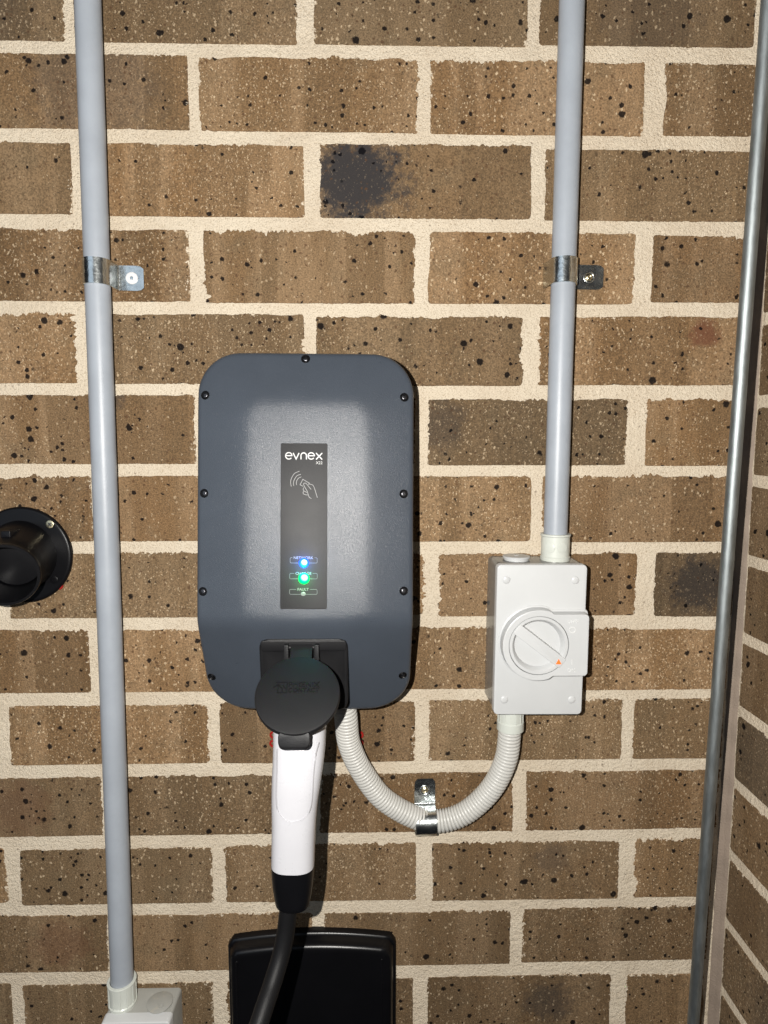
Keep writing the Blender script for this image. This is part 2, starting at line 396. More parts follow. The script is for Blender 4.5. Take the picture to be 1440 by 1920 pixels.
def brick(parent, cx, cz, w_, h_, rag, M, rot, proud=.9, tone=1.0, hue=0.0, patch=None):
    global nb; nb += 1
    ol, nr = brick_outline(w_, h_, nb*1.37, rag); n = len(ol)
    tx, tz = random.uniform(-.004, .004), random.uniform(-.006, .006)
    f = lambda x, z, h: (x, -(h+(tx*x+tz*z if h > 0 else 0)), z)
    g = G()
    g.loft([[f(x, z, -14) for x, z in ol], [f(x, z, proud-.55) for x, z in ol],
            [f(x-.18*a, z-.18*b, proud-.1) for (x, z), (a, b) in zip(ol, nr)], [f(x-.4*a, z-.4*b, proud) for (x, z), (a, b) in zip(ol, nr)]], False, True)
    me = bpy.data.meshes.new('brick'); me.from_pydata([(a*MM, b*MM, c*MM) for a, b, c in g.v], [], g.f); me.update(); me.materials.append(BRICK)
    o = bpy.data.objects.new('brick', me); COL.objects.link(o); o.parent = parent
    c = Vector(M(cx, cz))-org(parent); o.location = c*MM; o.rotation_euler = (0, 0, rot)
    o['tone'] = tone; o['hue'] = hue
    p = patch or (0, 0, 0, 0, 0)
    o['patch_x'], o['patch_z'], o['patch_r'], o['patch_k'], o['patch_red'] = p[0]*MM, p[1]*MM, p[2]*MM, float(p[3]), float(p[4])
    return o
def mortar_sheet(name, x0, x1, z0, z1, M, step, label):
    nx = int((x1-x0)/step); nz = int((z1-z0)/step); V = []; Fc = []
    for j in range(nz+1):
        for i in range(nx+1):
            x = x0+(x1-x0)*i/nx; z = z0+(z1-z0)*j/nz
            h = .42*noise.noise(Vector((x*.045, z*.045, 1)))+.28*noise.noise(Vector((x*.16, z*.16, 5)))-.25
            V.append(M(x, z, min(h, .35)))
    for j in range(nz):
        for i in range(nx):
            a = j*(nx+1)+i; Fc.append((a, a+1, a+nx+2, a+nx+1))
    o = mesh(name, V, Fc, MORTAR, None, True, 180, origin=M((x0+x1)/2, z0, 0))
    o['kind'] = 'structure'; o['label'] = label; o['category'] = 'wall'
    return o
CORNER = 722.0
wall = mortar_sheet('wall_back', -500, CORNER+6, -1205, 150, lambda x, z, h: (x, -h, z), 2.6, 'brown speckled brick wall with cream flush mortar behind the charger')
# every course: bottom-edge / top-edge lines and brick ends as measured on the photograph
T = {}
courses = [
 ('A', [(0, -58), (1440, -50)], [(50, 75), (250, 79), (520, 84), (740, 85), (980, 88), (1060, 85), (1400, 89)], [(None, 118), (139, 556), (588, 990), (1012, 1415)]),
 ('B', [(50, 100), (250, 103), (450, 106), (800, 113), (1190, 118), (1300, 120)], [(50, 240), (300, 243), (500, 246), (780, 250), (880, 252), (1180, 255), (1260, 255)], [(None, 353), (374, 783), (806, 1207), (1245, 1415)]),
 ('C', [(60, 267), (240, 269), (450, 272), (700, 271), (900, 273), (1040, 278), (1250, 282), (1400, 283)], [(50, 401), (300, 405), (540, 408), (650, 410), (900, 410), (1100, 414), (1390, 415)], [(None, 134), (153, 571), (599, 996), (1022, 1404)]),
 ('D', [(50, 429), (250, 431), (480, 433), (900, 435), (1100, 438), (1300, 441)], [(50, 564), (250, 565), (500, 568), (850, 569), (1100, 570), (1300, 567)], [(None, 355), (383, 777), (803, 1190), (1222, 1402)]),
 ('E', [(50, 587), (250, 588), (600, 592), (900, 595), (1350, 594)], [(50, 718), (300, 719), (800, 723), (1010, 722), (1380, 722)], [(None, 143), (164, 569), (592, 981), (1010, 1393)]),
 ('F', [(50, 741), (300, 741), (360, 744), (810, 749), (1360, 749)], [(50, 869), (350, 870), (800, 869), (1000, 872), (1350, 873)], [(None, -36), (-14, 366), (388, 779), (802, 1175), (1211, 1386)]),
 ('G', [(50, 893), (300, 892), (780, 893), (1350, 893)], [(50, 1015), (300, 1014), (780, 1015), (1080, 1016), (1360, 1016)], [(None, 173), (193, 578), (600, 995), (1015, 1380)]),
 ('H', [(100, 1037), (350, 1037), (830, 1036), (1150, 1039), (1250, 1037)], [(150, 1158), (350, 1157), (800, 1152), (1000, 1154), (1180, 1156), (1350, 1155)], [(None, -5), (17, 386), (408, 794), (822, 1193), (1227, 1374)]),
 ('I', [(20, 1182), (160, 1182), (300, 1180), (800, 1176), (1110, 1180), (1340, 1177)], [(80, 1299), (300, 1297), (850, 1291), (1100, 1293), (1330, 1293)], [(None, 168), (188, 580), (602, 986), (1006, 1363)]),
 ('J', [(15, 1324), (190, 1323), (390, 1321), (760, 1313), (920, 1312), (1110, 1314), (1200, 1310), (1330, 1309)], [(80, 1432), (390, 1433), (780, 1425), (990, 1424), (1160, 1423), (1320, 1421)], [(None, -4), (18, 391), (412, 778), (803, 1165), (1187, 1354)]),
 ('K', [(60, 1458), (180, 1455), (440, 1454), (620, 1449), (980, 1447), (1300, 1444)], [(80, 1568), (400, 1564), (640, 1559), (960, 1559), (1000, 1554), (1300, 1554)], [(None, 192), (213, 578), (600, 961), (986, 1345)]),
 ('L', [(80, 1592), (300, 1591), (620, 1582), (780, 1582), (815, 1580), (1160, 1577), (1195, 1574), (1310, 1574)], [(80, 1695), (300, 1694), (440, 1693), (610, 1689), (780, 1688), (1160, 1684), (1300, 1680)], [(None, 13), (39, 400), (422, 780), (810, 1159), (1189, 1334)]),
 ('M', [(80, 1717), (280, 1716), (600, 1710), (950, 1709), (985, 1702), (1300, 1701)], [(80, 1822), (360, 1819), (740, 1809), (955, 1807), (980, 1802), (1290, 1800)], [(None, 204), (226, 586), (607, 956), (979, 1326)]),
 ('N', [(60, 1846), (200, 1845), (370, 1842), (745, 1832), (800, 1829), (1140, 1828), (1290, 1825)], [(60, 1948), (1300, 1926)], [(None, 24), (45, 401), (425, 774), (801, 1144), (1174, 1318)]),
]
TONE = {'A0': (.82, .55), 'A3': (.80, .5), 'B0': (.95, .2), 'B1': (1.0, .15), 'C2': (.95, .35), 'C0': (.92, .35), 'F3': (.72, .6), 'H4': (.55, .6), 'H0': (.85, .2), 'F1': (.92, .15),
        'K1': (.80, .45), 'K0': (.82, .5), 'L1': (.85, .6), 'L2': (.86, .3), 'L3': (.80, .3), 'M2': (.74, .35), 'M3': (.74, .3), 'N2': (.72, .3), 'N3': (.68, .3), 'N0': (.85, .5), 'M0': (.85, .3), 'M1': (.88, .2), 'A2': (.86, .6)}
PATCH = {'C2': (-72, 2, 54, .97, 0), 'E3': (68, 18, 17, .75, 1), 'H4': (8, 0, 38, .75, 0), 'B0': (20, 8, 70, .35, 0), 'A0': (30, 0, 60, .25, 0), 'F1': (15, 42, 22, .6, 0), 'F3': (-100, 10, 34, .45, 0), 'N3': (35, 0, 30, .5, 0),
         'A3': (0, -5, 60, .25, 0), 'K0': (20, 0, 40, .3, 1), 'M0': (60, 0, 35, .35, 1), 'L3': (30, 15, 22, .35, 0)}
MW = lambda x, z: (x, 0, z)
for name, top, bot, spans in courses:
    for i, (xl, xr) in enumerate(spans):
        xr_ = xr; xl_ = xl if xl is not None else xr-400
        xm = (xl_+xr_)/2; ym = (interp(top, max(0, min(1440, xm)))+interp(bot, max(0, min(1440, xm))))/2
        XR = at(xr, ym).x; XL = at(xl, ym).x if xl is not None else XR-230
        if i == len(spans)-1: XR = max(XR, 701.5)
        clampx = lambda v: max(0, min(1440, v))
        zt = at(xm, interp(top, clampx(xm))).z; zb = at(xm, interp(bot, clampx(xm))).z
        key = name+str(i)
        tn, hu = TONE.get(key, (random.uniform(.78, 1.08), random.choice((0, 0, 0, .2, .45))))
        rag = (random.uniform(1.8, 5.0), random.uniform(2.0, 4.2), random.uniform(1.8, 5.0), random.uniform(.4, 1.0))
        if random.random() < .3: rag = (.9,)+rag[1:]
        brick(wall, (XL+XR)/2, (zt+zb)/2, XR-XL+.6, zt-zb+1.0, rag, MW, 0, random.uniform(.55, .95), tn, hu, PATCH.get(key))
        T[key] = (XL, XR, zt, zb)
# the course below the frame, the course above it and the ones at the left edge carry on
for name, z, x0 in (('Z', 112, 20), ('O', -1165, -110)):
    for k in range(-2, 4):
        xa = max(x0+240*k, -495); xb = min(x0+240*k+230, 703)
        if xb-xa > 40: brick(wall, (xa+xb)/2, z, xb-xa, 76, (2.4, 2.6, 2.4, .6), MW, 0, .75, random.uniform(.8, 1), random.choice((0, .3)))
for name, top, bot, spans in courses:
    XL, XR, zt, zb = T[name+'0']
    if XL-10-(-500) > 40:
        xb = XL-11; xa = max(-495, xb-230)
        brick(wall, (xa+xb)/2, (zt+zb)/2, xb-xa, zt-zb, (2.4, 2.6, 2.4, .6), MW, 0, .75, random.uniform(.85, 1), random.choice((0, .3)))
# side wall on the right, at a right angle; u runs from the corner towards the viewer
def MS(x, z, h=0): return (CORNER-h, -x, z)
swall = mortar_sheet('wall_right', 0, 300, -1205, 150, lambda x, z, h: MS(x, z, h), 2.6, 'brown brick side wall on the right, running from the corner towards the viewer')
beds = [at_x(px, py, CORNER).z for px, py in ((1422, 753), (1411, 901), (1402, 1050), (1390, 1193), (1380, 1327), (1369, 1459), (1362, 1592), (1353, 1717), (1342, 1837))]
stepz = (beds[0]-beds[-1])/8
zs = [beds[0]+stepz*k for k in range(5, 0, -1)]+beds+[beds[-1]-stepz]
for k in range(len(zs)-1):
    zt, zb = zs[k]-6, zs[k+1]+6
    ends = [(11, 112), (123, 290)] if k % 2 else [(11, 232), (243, 292)]
    for ua, ub in ends:
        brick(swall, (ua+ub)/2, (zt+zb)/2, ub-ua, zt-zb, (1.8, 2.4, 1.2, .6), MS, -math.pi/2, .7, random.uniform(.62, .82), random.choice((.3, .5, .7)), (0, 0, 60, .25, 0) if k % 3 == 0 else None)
# corner sealant bead
g = G(); rings = []
for j in range(0, 340):
    z = -1205+j*4.0
    wv = .8*noise.noise(Vector((z*.03, 0, 0))); wv2 = 1.2*noise.noise(Vector((z*.05, 9, 0)))+.5*noise.noise(Vector((z*.3, 4, 0)))
    prof = [(CORNER-9.0+wv2, 1.0), (CORNER-8.2+wv2, -1.4), (CORNER-5, -2.8+wv*.5), (CORNER-3, -4.8+wv*.5), (CORNER-1.6, -8.0+wv2), (CORNER+.8, -9+wv2)]
    rings.append([(x, y, z) for x, y in prof])
g.loft(rings, closed=False); g.make('sealant_bead', SEAL, swall, angle=60)

# ------------------------------------------------------------------ EV charging station
U0, V0 = 238.8, -496.0
LA, LB = 104.5, 182.0
LROT = math.radians(.35)
def softplus(x, k): return k*math.log1p(math.exp(min(40, x/k)))
def smin(a, b, k): return a-softplus(a-b, k)
def lid_h(u, v):
    h = 97+(30-v)*.105
    dx = abs(u-1.5)-58+((v-30)*.012); dv = v-135
    q0, q1 = dx+16, dv+16
    sdf = math.hypot(max(q0, 0), max(q1, 0))-16 if (q0 > 0 and q1 > 0) else max(q0, q1)-16
    h -= .225*softplus(sdf, 3.4)
    lo = 108.3-.455*(-76-v)-.0017*max(0, abs(u)-28)**2
    return smin(h, lo, 1.5)
def LM(u, v, dh=0.0):                     # lid surface -> wall coordinates
    c, s_ = math.cos(LROT), math.sin(LROT)
    return (U0+u*c+v*s_, -(lid_h(u, v)+dh), V0+v*c-u*s_)
def lid_at(px, py):                       # lid coordinates of a point seen at (px,py)
    h = 90.0
    for _ in range(12):
        p = at(px, py, h); a, b = p.x-U0, p.z-V0; c, s_ = math.cos(LROT), math.sin(LROT)
        u, v = a*c-b*s_, b*c+a*s_; h = lid_h(u, v)
    return u, v
ev = root('charging_station', (U0, 0, V0-LB), 'slate blue wall charger with black flap socket and two lit indicator dots', 'EV charger')
g = G(); RB = 40
def ring(ins): return rr(0, 0, LA-ins, LB-ins, max(RB-ins*.9, .04), 14, 44)
eh = lambda u, v: max(lid_h(u, v), 20)
rings = [[LM(u, v, -15) for u, v in ring(.6)], [LM(u, v, -3.2) for u, v in ring(0)]]
for i in range(1, 5):
    t = math.pi/2*i/4; rings.append([LM(u, v, -3.2+3.2*math.sin(t)) for u, v in ring(3.2*(1-math.cos(t)))])
ins = 3.2
while ins < LA-.06:
    ins = min(LA-.05, ins+1.9); rings.append([LM(u, v) for u, v in ring(ins)])
g.loft(rings, False, True); lid = g.make('lid', SLATE, ev, angle=50)
g = G()
g.loft([[LM(u, v, -14.0-(lid_h(u, v)-14.0)*k) for u, v in ring(2.6)] for k in (0, .25, .5, .75, 1)], True, True)
g.make('housing', SLATE_D, ev, angle=50)
for px, py in ((573, 673), (385, 741), (758, 745), (383, 925), (757, 926), (380.5, 1109), (757, 1108), (397, 1269), (755, 1266)):
    u, v = lid_at(px, py); e = .5
    p0 = Vector(LM(u, v)); tu = (Vector(LM(u+e, v))-p0).normalized(); tv = (Vector(LM(u, v+e))-p0).normalized(); nn = tu.cross(tv).normalized()
    if nn.y > 0: nn = -nn
    g = G(); lathe(g, p0-nn*.4, nn, [(0, 4.3), (.9, 4.3), (1.15, 4.0), (1.1, 3.6), (.55, 3.2)], 28, False, True)
    sc = g.make('lid_screw', BLACKM, ev)
    g = G(); lathe(g, p0-nn*.4, nn, [(.3, 2.3), (1.0, 2.3), (1.2, 2.0), (1.2, 1.1), (.7, .9)], 20, False, True); g.make('screw_head', STEEL_D, sc)
# display film with print and indicators
uc = [lid_at(px, py) for px, py in ((527, 831), (615, 831), (525, 1142), (612, 1142))]
DU = sum(p[0] for p in uc)/4; DV = (uc[0][1]+uc[2][1])/2; DA = (uc[1][0]-uc[0][0]+uc[3][0]-uc[2][0])/4; DB = (uc[0][1]-uc[2][1])/2
def DM(x, z, h): return LM(DU+x, DV+z, h)
g = G(); slab(g, 0, 0, DA, DB, 1.6, -.6, .45, .25, 5, DM); disp = g.make('display_panel', PANEL, ev)
KX, KY = DA*2/496.0, DB*2/1758.0
def CM(x, y, h): return DM((x-(404-y*.0074))*KX, (999-y)*KY, h)      # x, y in the scale of the measured drawing
H0, H1 = .40, .53
g = G()
for cx in (240, 478):
    stroke(g, [(cx-33, 251), (cx+33, 251)]+arc(cx, 253, 34, 34, -8, -322, 26), 11.5, CM, H0, H1)
stroke(g, [(286, 222), (317, 287), (349, 222)], 12, CM, H0, H1)
stroke(g, [(369, 290), (369, 250)]+arc(398, 250, 29, 29, 180, 360, 14)+[(427, 290)], 11.5, CM, H0, H1)
stroke(g, [(529, 222), (594, 290)], 12, CM, H0, H1); stroke(g, [(594, 222), (529, 290)], 12, CM, H0, H1+.01)
g.make('lettering', INK, disp, smooth=False)
CMt = lambda x, y, h: CM(x, -y, h)
text('lettering', 'X22', 69, 29, 562, -325, CMt, H0, H1, INK, disp)
def smooth2(pts, n=24):
    r, _ = spline([(p[0], p[1], 0) for p in pts], n); return [(p.x, p.y) for p in r]
g = G()
for a in ([(353, 415), (300, 440), (268, 490), (258, 535), (265, 578)], [(367, 447), (325, 465), (298, 505), (288, 540), (292, 572)], [(372, 475), (345, 487), (325, 512), (319, 540), (322, 562)],
          [(455, 550), (490, 560), (507, 585), (525, 640), (541, 695)], [(475, 608), (440, 565), (420, 543), (402, 541), (395, 553), (412, 590), (432, 622), (442, 655), (455, 690), (478, 704)],
          [(398, 588), (391, 606), (401, 625), (430, 640)], [(399, 627), (390, 642), (402, 660), (442, 668)]):
    stroke(g, smooth2(a), 5.5, CM, H0, H1)
stroke(g, [(392, 575), (358, 560), (388, 501), (456, 541), (447, 558)], 5.5, CM, H0, H1+.01)
g.make('card_symbol', INK_MID, disp, smooth=False)
for wd, cx, cy, tw, bx0, bx1, by in (('NETWORK', 392, 1332, 206, 250, 537, 1388), ('CHARGE', 391, 1498, 168, 245, 537, 1556), ('FAULT', 387, 1668, 118, 243, 535, 1720)):
    text('lettering', wd, tw, 27, cx, -cy, CMt, H0, H1, INK_MID, disp, .0)
    g = G(); stroke(g, [(cx-tw/2-14, cy), (bx0+8, cy), (bx0, cy+8), (bx0, by-8), (bx0+8, by), (bx1-8, by), (bx1, by-8), (bx1, cy+8), (bx1-8, cy), (cx+tw/2+14, cy)], 4.0, CM, H0, H1)
    g.make('printed_frame', INK_DIM, disp, smooth=False)
for cx, cy, r, mt, nm in ((396, 1388, 4.9, LED_B, 'indicator_light'), (396, 1553, 5.5, LED_G, 'indicator_light'), (388, 1722, 2.5, LED_0, 'indicator_light')):
    p0 = Vector(CM(cx, cy, .3)); nn = (p0-Vector(CM(cx, cy, 0))).normalized(); g = G()
    k = 2.6 if mt is not LED_0 else .35
    lathe(g, p0, nn, [(0, r)]+[(k*math.sin(t*math.pi/2/6), r*math.cos(t*math.pi/2/6)) for t in range(1, 6)]+[(k, r*.05)], 24)
    o = g.make(nm, mt, disp)
    o['label'] = {LED_B: 'blue lit indicator dot', LED_G: 'green lit indicator dot', LED_0: 'unlit grey indicator dot'}[mt]
lamp('blue_indicator_glow', 'POINT', Vector(CM(396, 1388, 5.5)), .045, (.05, .22, 1), .003)
lamp('green_indicator_glow', 'POINT', Vector(CM(396, 1553, 5.5)), .028, (.0, 1, .14), .003)
# socket: black plate on the sloping lower face, its front nearly upright
PT = at(569, 1198, 101); PB = at(572, 1331, 88)
def PM(x, z, h):                             # z: 0 at plate top .. -1 at plate bottom
    c = PT.lerp(PB, -z); return (c.x+x, c.y-h, c.z)
pw_t, pw_b = 42.5, 43.0
g = G(); rings = []
ol = rr(0, -.5, 1, .5, .2, 8, 6)
def plate_ring(ins, h):
    out = []
    for x, z in rr(0, 0, 42.8-ins, 36.5-ins, 9, 8, 4):
        out.append(PM(x, (z-36.5)/73.0, h))
    return out
g.loft([plate_ring(0, -40), plate_ring(0, 0), plate_ring(.4, 1.0), plate_ring(1.2, 1.5), plate_ring(3.0, 1.5)], True, False)
# shallow dish inside the rim
rings = [plate_ring(3.0, 1.5)]
for ins, h in ((4.2, .9), (9, -.8), (18, -1.8), (26, -2)): rings.append(plate_ring(ins, h))
g.loft(rings, False, True)
plate = fixn(g.make('socket_plate', BLACKP, ev, angle=40))
g = G(); slab(g, 0, 0, 41.5, 5.2, 3, 0, 2.4, .8, 5, lambda x, z, h: PM(x, (z-6.4)/73.0, h)); fixn(g.make('plate_rim', BLACKP, plate))
for px in (529, 608):
    p = at(px, 1206, 99); g = G(); lathe(g, (p.x, p.y+1.5, p.z), (0, -1, -.1), [(0, 2.6), (1.8, 2.6), (2.1, 2.2)], 20); g.make('plug_cap', BLACKP, plate)
# hinge bracket and spring flap resting on the inserted plug
FA = math.radians(50)                        # flap leans out: angle of its normal above the horizontal
HG = at(566, 1222, 104)                      # hinge axis
def FM(x, y, h):                             # x across, y down the flap from the hinge, h along its normal
    d = Vector((0, -math.sin(FA), -math.cos(FA))); nn = Vector((0, -math.cos(FA), math.sin(FA)))
    p = Vector(HG)+Vector((x, 0, 0))+d*y+nn*h; return (p.x, p.y, p.z)
FC = None
best = None
for k in range(200):                         # flap centre: where the measured centre of the disc falls on the flap plane
    y = k*.4; p = Vector(FM(0, y, 3)); v = p-CAM; py = 960-F_PX*v.dot(up)/v.dot(fw)
    if best is None or abs(py-1303) < best[0]: best = (abs(py-1303), y)
FY = best[1]; p = Vector(FM(0, FY, 3)); v = p-CAM; ppx = 720+F_PX*v.dot(rt)/v.dot(fw); SCL = F_PX/v.dot(fw)
FX = (558-ppx)/SCL; FR = 79.5/SCL
g = G()
def frad(t):                                 # outline of flap: disc with a grip tab at the bottom and hinge tongue at top
    return FR
fr = []
TABW = 28/SCL*1.02; TABL = FR+ (1402-1374)/SCL*.62
for i in range(96):
    t = 2*math.pi*i/96
    fr.append((FX+FR*math.sin(t), FY-FR*math.cos(t)))
g.loft([[FM(x, y, 0) for x, y in fr], [FM(x, y, 4.2) for x, y in fr], [FM(FX+(x-FX)*.985, FY+(y-FY)*.985, 5.0) for x, y in fr], [FM(FX+(x-FX)*.93, FY+(y-FY)*.93, 5.3) for x, y in fr],
        [FM(FX+(x-FX)*.5, FY+(y-FY)*.5, 6.0) for x, y in fr], [FM(FX+(x-FX)*.02, FY+(y-FY)*.02, 6.2) for x, y in fr]], True, True)
flap = fixn(g.make('socket_flap', BLACKP, ev, angle=40))
g = G(); a0 = .5*TABW; ty = FY+FR*.90
ty1 = FY+TABL
tab = rr(FX, (ty+ty1)/2, TABW, (ty1-ty)/2, 4.5, 6)
bend = lambda x, y, h: FM(x*1.0+ (0), y, h-max(0, y-(FY+FR*1.0))*.75)
g.loft([[bend(x, y, .2) for x, y in tab], [bend(x, y, 3.6) for x, y in tab], [bend(FX+(x-FX)*.94, (ty+ty1)/2+(y-(ty+ty1)/2)*.94, 4.3) for x, y in tab]], True, True)
fixn(g.make('grip_tab', BLACKP, flap, angle=40))
g = G(); slab(g, 0, 0, 10.5, FY-FR+9, 1, 0, 4.4, .6, 3, lambda x, z, h: FM(x, z+2, h)); fixn(g.make('hinge_tongue', BLACKP, flap))
for sx_ in (-1, 1):
    g = G(); q = Vector(HG)+Vector((sx_*14.5, 0, 2)); slab(g, q.x, q.z-2, 2.3, 8.0, .8, -q.y-14, -q.y+5, .5, 3); fixn(g.make('hinge_lug', BLACKP, plate))
    g = G(); lathe(g, q+Vector((sx_*2.4, -3, -8)), (sx_*-1, 0, 0), [(0, 1.6), (5.5, 1.6)], 16); fixn(g.make('hinge_pin', BLACKP, plate))
g = G(); q = Vector(HG); lathe(g, q+Vector((-16, 1, 4)), (1, 0, 0), [(0, 2.0), (32, 2.0)], 16); fixn(g.make('hinge_bar', BLACKP, plate))
EMB = plastic('black_embossed_plastic', (.0035, .0035, .004), .42, .4)
fm2 = lambda x, y, h: FM(FX+x, FY-y, h)
text('lettering', 'PHŒNIX', 28.0, 5.2, 5.6, 8.6, fm2, 5.2, 6.95, EMB, flap, .01)
text('lettering', 'CONTACT', 28.0, 4.6, 5.6, 2.9, fm2, 5.2, 6.95, EMB, flap, .01)
g = G(); stroke(g, [(-20.5, 11), (-10, 11), (-10, .6), (-18, .6), (-18, 9.5)], 1.2, fm2, 5.2, 6.6); stroke(g, [(-22.3, 6), (-18, 9), (-14, 4.5), (-14, 1)], 1.1, fm2, 5.2, 6.62); stroke(g, [(-14, 8), (-10.5, 4.5)], 1.0, fm2, 5.2, 6.62)
g.make('emblem', EMB, flap, smooth=False)

# ------------------------------------------------------------------ plug and cable
HH = 150.0
h_top, h_bot = at(560, 1385, HH), at(549.5, 1619, HH)
pl = root('charging_plug', (h_bot.x, h_bot.y, at(549, 1690, HH).z), 'white charging plug hanging from the socket flap with black cable boot', 'charging plug')
g = G()
# handle: oval section swept from the horizontal nose (in the socket) down through the grip
secs = []
for px, py, hh, wpx, dep in ((563, 1306, 96, 98, 20), (563, 1338, 114, 98, 18.5), (562, 1366, 128, 97, 17.5), (561.5, 1392, 136, 94, 17), (559.5, 1425, 142, 90, 17), (556, 1462, 146, 85, 17),
                             (553, 1500, 148, 82, 17), (551.5, 1540, 149, 81, 17), (550.3, 1580, 149.5, 80.5, 17), (549.5, 1619, 150, 80, 17)):
    secs.append((at(px, py, hh), wpx/2/(F_PX/((at(px, py, hh)-CAM).dot(fw))), dep))
pts, L = spline([s_[0] for s_ in secs], 60)
ws_, _ = spline([(i, s_[1], s_[2]) for i, s_ in enumerate(secs)], 60)
def sec_ring(p, t, wd, dp, n=40, sq=2.6):
    u = Vector((1, 0, 0)); u = (u-t*u.dot(t)).normalized(); v = u.cross(t).normalized()
    out = []
    for k in range(n):
        a = 2*math.pi*k/n; c, s_ = math.cos(a), math.sin(a)
        out.append(p+u*(wd*math.copysign(abs(c)**(2/sq), c))+v*(dp*math.copysign(abs(s_)**(2/sq), s_)))
    return out
def sweep(pts, ws):
    R = []
    for i, p in enumerate(pts):
        t = (pts[min(i+1, len(pts)-1)]-pts[max(i-1, 0)]).normalized(); R.append(sec_ring(p, t, ws[i][1], ws[i][2]))
    return R
R = sweep(pts, ws_)
g.loft(R, True, True); handle = fixn(g.make('handle', WHITEP, pl, angle=60))
# nose of the plug, inside the socket under the flap
g = G(); nz = at(563, 1305, 110); tube(g, [(nz.x, -70, nz.z+2), (nz.x, -90, nz.z), (nz.x, -104, nz.z-4), (nz.x, -114, nz.z-10)], lambda t: 25-3*t, 36)
fixn(g.make('plug_nose', WHITEP, pl))
# raised U-shaped grip panel on the front of the handle
def HM(px, py, dh):                           # front surface of the handle as seen at (px, py)
    best = min(range(60), key=lambda i: abs((lambda v: 960-F_PX*v.dot(up)/v.dot(fw))(pts[i]-CAM)-py))
    p = pts[best]; wd, dp = ws_[best][1], ws_[best][2]
    x = at(px, py, -p.y+dp*.8).x-p.x; k = min(.985, abs(x)/wd); d = dp*(1-k**2.6)**(1/2.6)
    z = at(px, py, -p.y+d).z
    return (p.x+x, p.y-d-dh, z)
upts = smooth2([(519, 1405), (518.5, 1450), (518, 1495), (521, 1520), (531, 1536), (548, 1542), (566, 1538), (579, 1524), (585, 1500), (588, 1450), (592, 1415), (598, 1392)], 60)
g = G(); stroke(g, upts, 2.4, HM, -.4, .42); g.make('grip_edge', WHITEP, handle, angle=60)
# black boot
pbot = at(549, 1690, 149)
bsec = []
for k in range(9):
    t = k/8; p = h_bot.lerp(pbot, t); wd = ws_[-1][1]*(1.012-.0*t) if t < .05 else ws_[-1][1]*(1.0-.20*t**1.8); bsec.append((p, wd, ws_[-1][2]*(1-.2*t**1.8)))
g = G(); td = (pbot-h_bot).normalized()
rings = [sec_ring(p, td, a, b, 40, 2.5) for p, a, b in bsec]
rings.append(sec_ring(pbot+td*2.0, td, bsec[-1][1]*.93, bsec[-1][2]*.93, 40, 2.5)); rings.append(sec_ring(pbot+td*2.4, td, bsec[-1][1]*.7, bsec[-1][2]*.7, 40, 2.3))
g.loft(rings, True, True); fixn(g.make('boot', BLACKM, pl, angle=50))
cp = [at(548, 1670, 149), at(541.5, 1700, 150), at(536, 1745, 152), at(527, 1790, 158), at(512, 1840, 170), at(497, 1885, 184), at(480, 1935, 198), at(455, 1990, 212), at(420, 2050, 220)]
pc, L = spline(cp, 90)
g = G(); tube(g, pc, 8.3, 28); fixn(g.make('cable', RUBBER, pl))

# ------------------------------------------------------------------ rigid conduits, saddles, rod
def pipe(name, a, b, r, mat, label, cat, group=None):
    a, b = Vector(a), Vector(b); o = root(name, b, label, cat, group); g = G()
    tube(g, [a.lerp(b, i/24) for i in range(25)], r, 40); fixn(g.make('pipe', mat, o)); return o
HC = 20.0
la, lb = at(164.3, 0, HC), at(229.5, 1852, HC); dl = (la-lb).normalized()
ra, rb = at(1072.5, 0, HC), at(1041.5, 1000, HC); dr = (ra-rb).normalized()
pipe('rigid_conduit', la+dl*110, lb-dl*6, 12.6, PIPE, 'tall grey rigid conduit left of the charger, running down to the lower box', 'conduit', 'grey rigid conduits')
pipe('rigid_conduit', ra+dr*110, rb-dr*6, 12.6, PIPE, 'grey rigid conduit right of the charger, entering the top of the isolator switch', 'conduit', 'grey rigid conduits')
ta, tb = at(1430, 150, 112), at(1301, 1900, 58); dt = (ta-tb).normalized()
pipe('steel_rod', ta+dt*210, tb-dt*90, 6.1, GALV, 'thin galvanised steel rod running up beside the right corner', 'rod')

